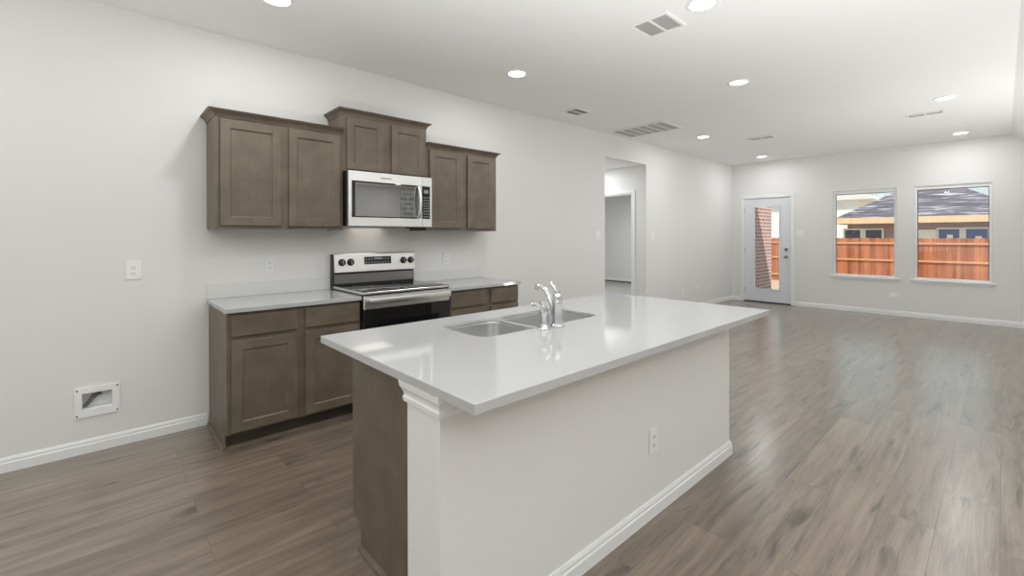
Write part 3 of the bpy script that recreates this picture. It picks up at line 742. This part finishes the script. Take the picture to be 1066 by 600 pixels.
def grille(name, label, cx, cy, w_, d_, cols, along, nsl, frame=.022, lo='greyslot', lv=(.62, .615, .60)):
    """ceiling grille w_ (X) by d_ (Y); cols openings side by side along X; slats run along 'along'"""
    t = thing(name, label, 'vent', (cx, cy, H))
    x0, x1, y0, y1 = cx-w_/2, cx+w_/2, cy-d_/2, cy+d_/2
    mb = MB()
    for (a, b, c, d) in ((x0, x0+frame, y0, y1), (x1-frame, x1, y0, y1), (x0+frame, x1-frame, y0, y0+frame), (x0+frame, x1-frame, y1-frame, y1)): mb.box(a, b, c, d, H-.010, H, .002)
    ow = (w_-2*frame)/cols
    for i in range(1, cols): mb.box(x0+frame+i*ow-.008, x0+frame+i*ow+.008, y0+frame, y1-frame, H-.009, H)
    mb.finish('vent_frame', 'vent', t)
    MB().box(x0+frame, x1-frame, y0+frame, y1-frame, H-.0015, H-.0005).finish('vent_recess', lo, t)
    for i in range(cols):
        mb = MB(); u0 = x0+frame+i*ow+(.008 if i else 0); u1 = x0+frame+(i+1)*ow-(.008 if i < cols-1 else 0)
        for k in range(nsl):
            if along == 'X':
                yy = y0+frame+(k+.5)*(d_-2*frame)/nsl; mb.poly([(u0, yy-.005, H-.008), (u0, yy-.0035, H-.008), (u0, yy+.005, H-.002), (u0, yy+.0035, H-.002)], (u1-u0, 0, 0))
            else:
                xx = u0+(k+.5)*(u1-u0)/nsl; mb.poly([(xx-.005, y0+frame, H-.008), (xx-.0035, y0+frame, H-.008), (xx+.005, y0+frame, H-.002), (xx+.0035, y0+frame, H-.002)], (0, d_-2*frame, 0))
        mb.finish('louvre_bank', simple('louvre_grey', lv, .5), t)
    return t
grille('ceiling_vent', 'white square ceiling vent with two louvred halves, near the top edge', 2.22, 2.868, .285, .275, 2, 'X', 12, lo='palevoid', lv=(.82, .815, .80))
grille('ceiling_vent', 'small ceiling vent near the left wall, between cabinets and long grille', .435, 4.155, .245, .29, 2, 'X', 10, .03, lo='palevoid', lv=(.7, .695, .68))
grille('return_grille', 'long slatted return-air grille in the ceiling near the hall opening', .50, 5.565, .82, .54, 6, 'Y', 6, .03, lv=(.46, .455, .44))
def register(label, cx, cy, w_, d_):
    t = thing('ceiling_register', label, 'vent', (cx, cy, H))
    x0, x1, y0, y1 = cx-w_/2, cx+w_/2, cy-d_/2, cy+d_/2; f = .02
    mb = MB()
    for (a, b, c, d) in ((x0, x0+f*1.4, y0, y1), (x1-f*1.4, x1, y0, y1), (x0+f, x1-f, y0, y0+f), (x0+f, x1-f, y1-f, y1), (cx-.01, cx+.01, y0+f, y1-f)): mb.box(a, b, c, d, H-.014, H, .003)
    mb.finish('vent_frame', 'vent', t)
    for s in (-1, 1):
        mb = MB()
        for k in range(5):
            yy = y0+f+(k+.5)*(d_-2*f)/5; a, b = sorted((cx+s*.012, cx+s*(w_/2-f*1.4)))
            mb.poly([(a, yy-.010, H-.012), (a, yy-.008, H-.013), (a, yy+.010, H-.003), (a, yy+.008, H-.002)], (b-a, 0, 0))
        mb.finish('blade_bank', 'vent', t)
    MB().box(x0+f, x1-f, y0+f, y1-f, H-.0015, H-.0005).finish('vent_recess', 'palevoid', t)
register('flat white ceiling register between the two far recessed lights on the left', 1.40, 7.30, .36, .17)
register('white two-way ceiling register beside the recessed light above the right window', 3.215, 7.335, .36, .17)

# ------------------------------------------------------------------ outside
GZ = -.45
struct(MB().box(-60, 60, YF+.16, 90, GZ-.2, GZ).finish('ground_1', 'ground'))
struct(MB().box(6.2, 60, -3.7, YF+.16, GZ-.2, GZ).finish('ground_2', 'ground'))
struct(MB().box(-30, 60, -40, -3.7, -.3, -.06).finish('ground_3', 'concrete'))
struct(MB().box(.29, 5.0, YF+.14, 12.6, -.14, -.02).finish('ground_patio', 'concrete'))
struct(MB().box(.001, .28, YF+.145, 11.24, GZ, 2.75).finish('wall_patio_brick', 'brick'))
struct(MB().box(11.0, 11.3, -12, 22, GZ, 5.2).finish('wall_neighbour_brick', 'bricks'))
# cedar fence
FY = 20.0
t = thing('fence', 'reddish cedar board fence with two rails behind the far windows', 'fence', (2, FY, GZ))
mb = MB(); x = -9.0
while x < 12:
    bw = .138; top = 1.245+random.uniform(-.008, .008)
    mb.poly([(x, FY+.045, GZ), (x+bw, FY+.045, GZ), (x+bw, FY+.045, top-.03), (x+bw-.025, FY+.045, top), (x+.025, FY+.045, top), (x, FY+.045, top-.03)], (0, .016, 0)); x += bw+.004
mb.finish('picket_panel', 'fence', t)
for z in (1.065, .475, -.2): MB().box(-9, 12, FY+.005, FY+.044, z-.032, z+.032, .003).finish('rail', 'rail', t)
for x in (-7.6, -5.2, 6.8, 9.2): MB().box(x-.045, x+.045, FY+.062, FY+.15, GZ, 1.2).finish('post', 'rail', t)
# neighbouring house behind the fence
t = thing('house', 'brown brick house with dark hip roof behind the fence', 'house', (1.6, 29, GZ))
ex0, ex1, ey0, ey1, ez = -1.53, 4.75, 25.5, 35.0, 2.14
MB().box(ex0+.4, ex1-.4, 26, ey1-.5, GZ, 2.05).finish('wall', 'brickf', t)
pit = .62; hw = (ex1-ex0)/2; rz = ez+.02+hw*pit; cxr = (ex0+ex1)/2
mb = MB(); bm = mb.bm
c = [bm.verts.new(p) for p in ((ex0, ey0, ez), (ex1, ey0, ez), (ex1, ey1, ez), (ex0, ey1, ez), (cxr, ey0+hw, rz), (cxr, ey1-hw, rz))]
for f in ((0, 1, 4), (1, 2, 5, 4), (2, 3, 5), (3, 0, 4, 5), (3, 2, 1, 0)): bm.faces.new([c[i] for i in f])
mb.finish('roof', 'shingle', t)
mb = MB().box(ex0, ex1, ey0-.03, ey0, ez-.27, ez+.0).box(ex0-.03, ex0, ey0-.03, ey1, ez-.27, ez).box(ex1, ex1+.03, ey0-.03, ey1, ez-.27, ez); mb.finish('fascia', 'fascia', t)
MB().box(ex0, ex1, ey0, 26, ez-.26, ez-.22).finish('soffit', 'fascia', t)
def hwin(x0, x1, n, gm):
    z0, z1 = .75, 1.66; wd = (x1-x0)
    mb = MB(); f = .07
    mb.box(x0, x0+f, 25.95, 26, z0, z1).box(x1-f, x1, 25.95, 26, z0, z1).box(x0+f, x1-f, 25.95, 26, z1-f, z1).box(x0+f, x1-f, 25.95, 26, z0, z0+f)
    mid = (x0+x1)/2; mb.box(mid-f*1.4, mid+f*1.4, 25.95, 26, z0+f, z1-f)
    wn = mb.finish('window', 'hframe', t)
    for a, b in ((x0+f, mid-f*1.4), (mid+f*1.4, x1-f)): MB().box(a, b, 25.97, 25.999, z0+f, z1-f).finish('pane', gm, wn)
    return wn
hwin(-1.29, .21, 2, 'hglass')
wn = hwin(1.95, 3.52, 2, 'hglassb')
for x, z in ((2.27, 1.30), (3.10, 1.24)): MB().box(x, x+.18, 25.955, 25.969, z-.12, z+.06).finish('sticker', 'sticker', wn)
MB().box(1.2, 1.94, 25.955, 25.999, .9, 1.58).finish('siding_patch', 'siding', t)
# pale house far away on the left
t = thing('house', 'pale house far away, left of the dark hip roof', 'house', (-8, 48, GZ))
MB().box(-14, -4.35, 46, 56, GZ, 4.3).finish('wall', 'siding', t)
mb = MB().poly([(-14.4, 45.6, 4.3), (-3.2, 45.6, 4.3), (-3.2, 45.6, 4.55), (-4.6, 45.6, 4.9), (-8, 45.6, 6.6), (-14.4, 45.6, 4.6)], (0, 11, 0)); mb.finish('roof', simple('weathered_shingle', (.72, .72, .71), .9), t)
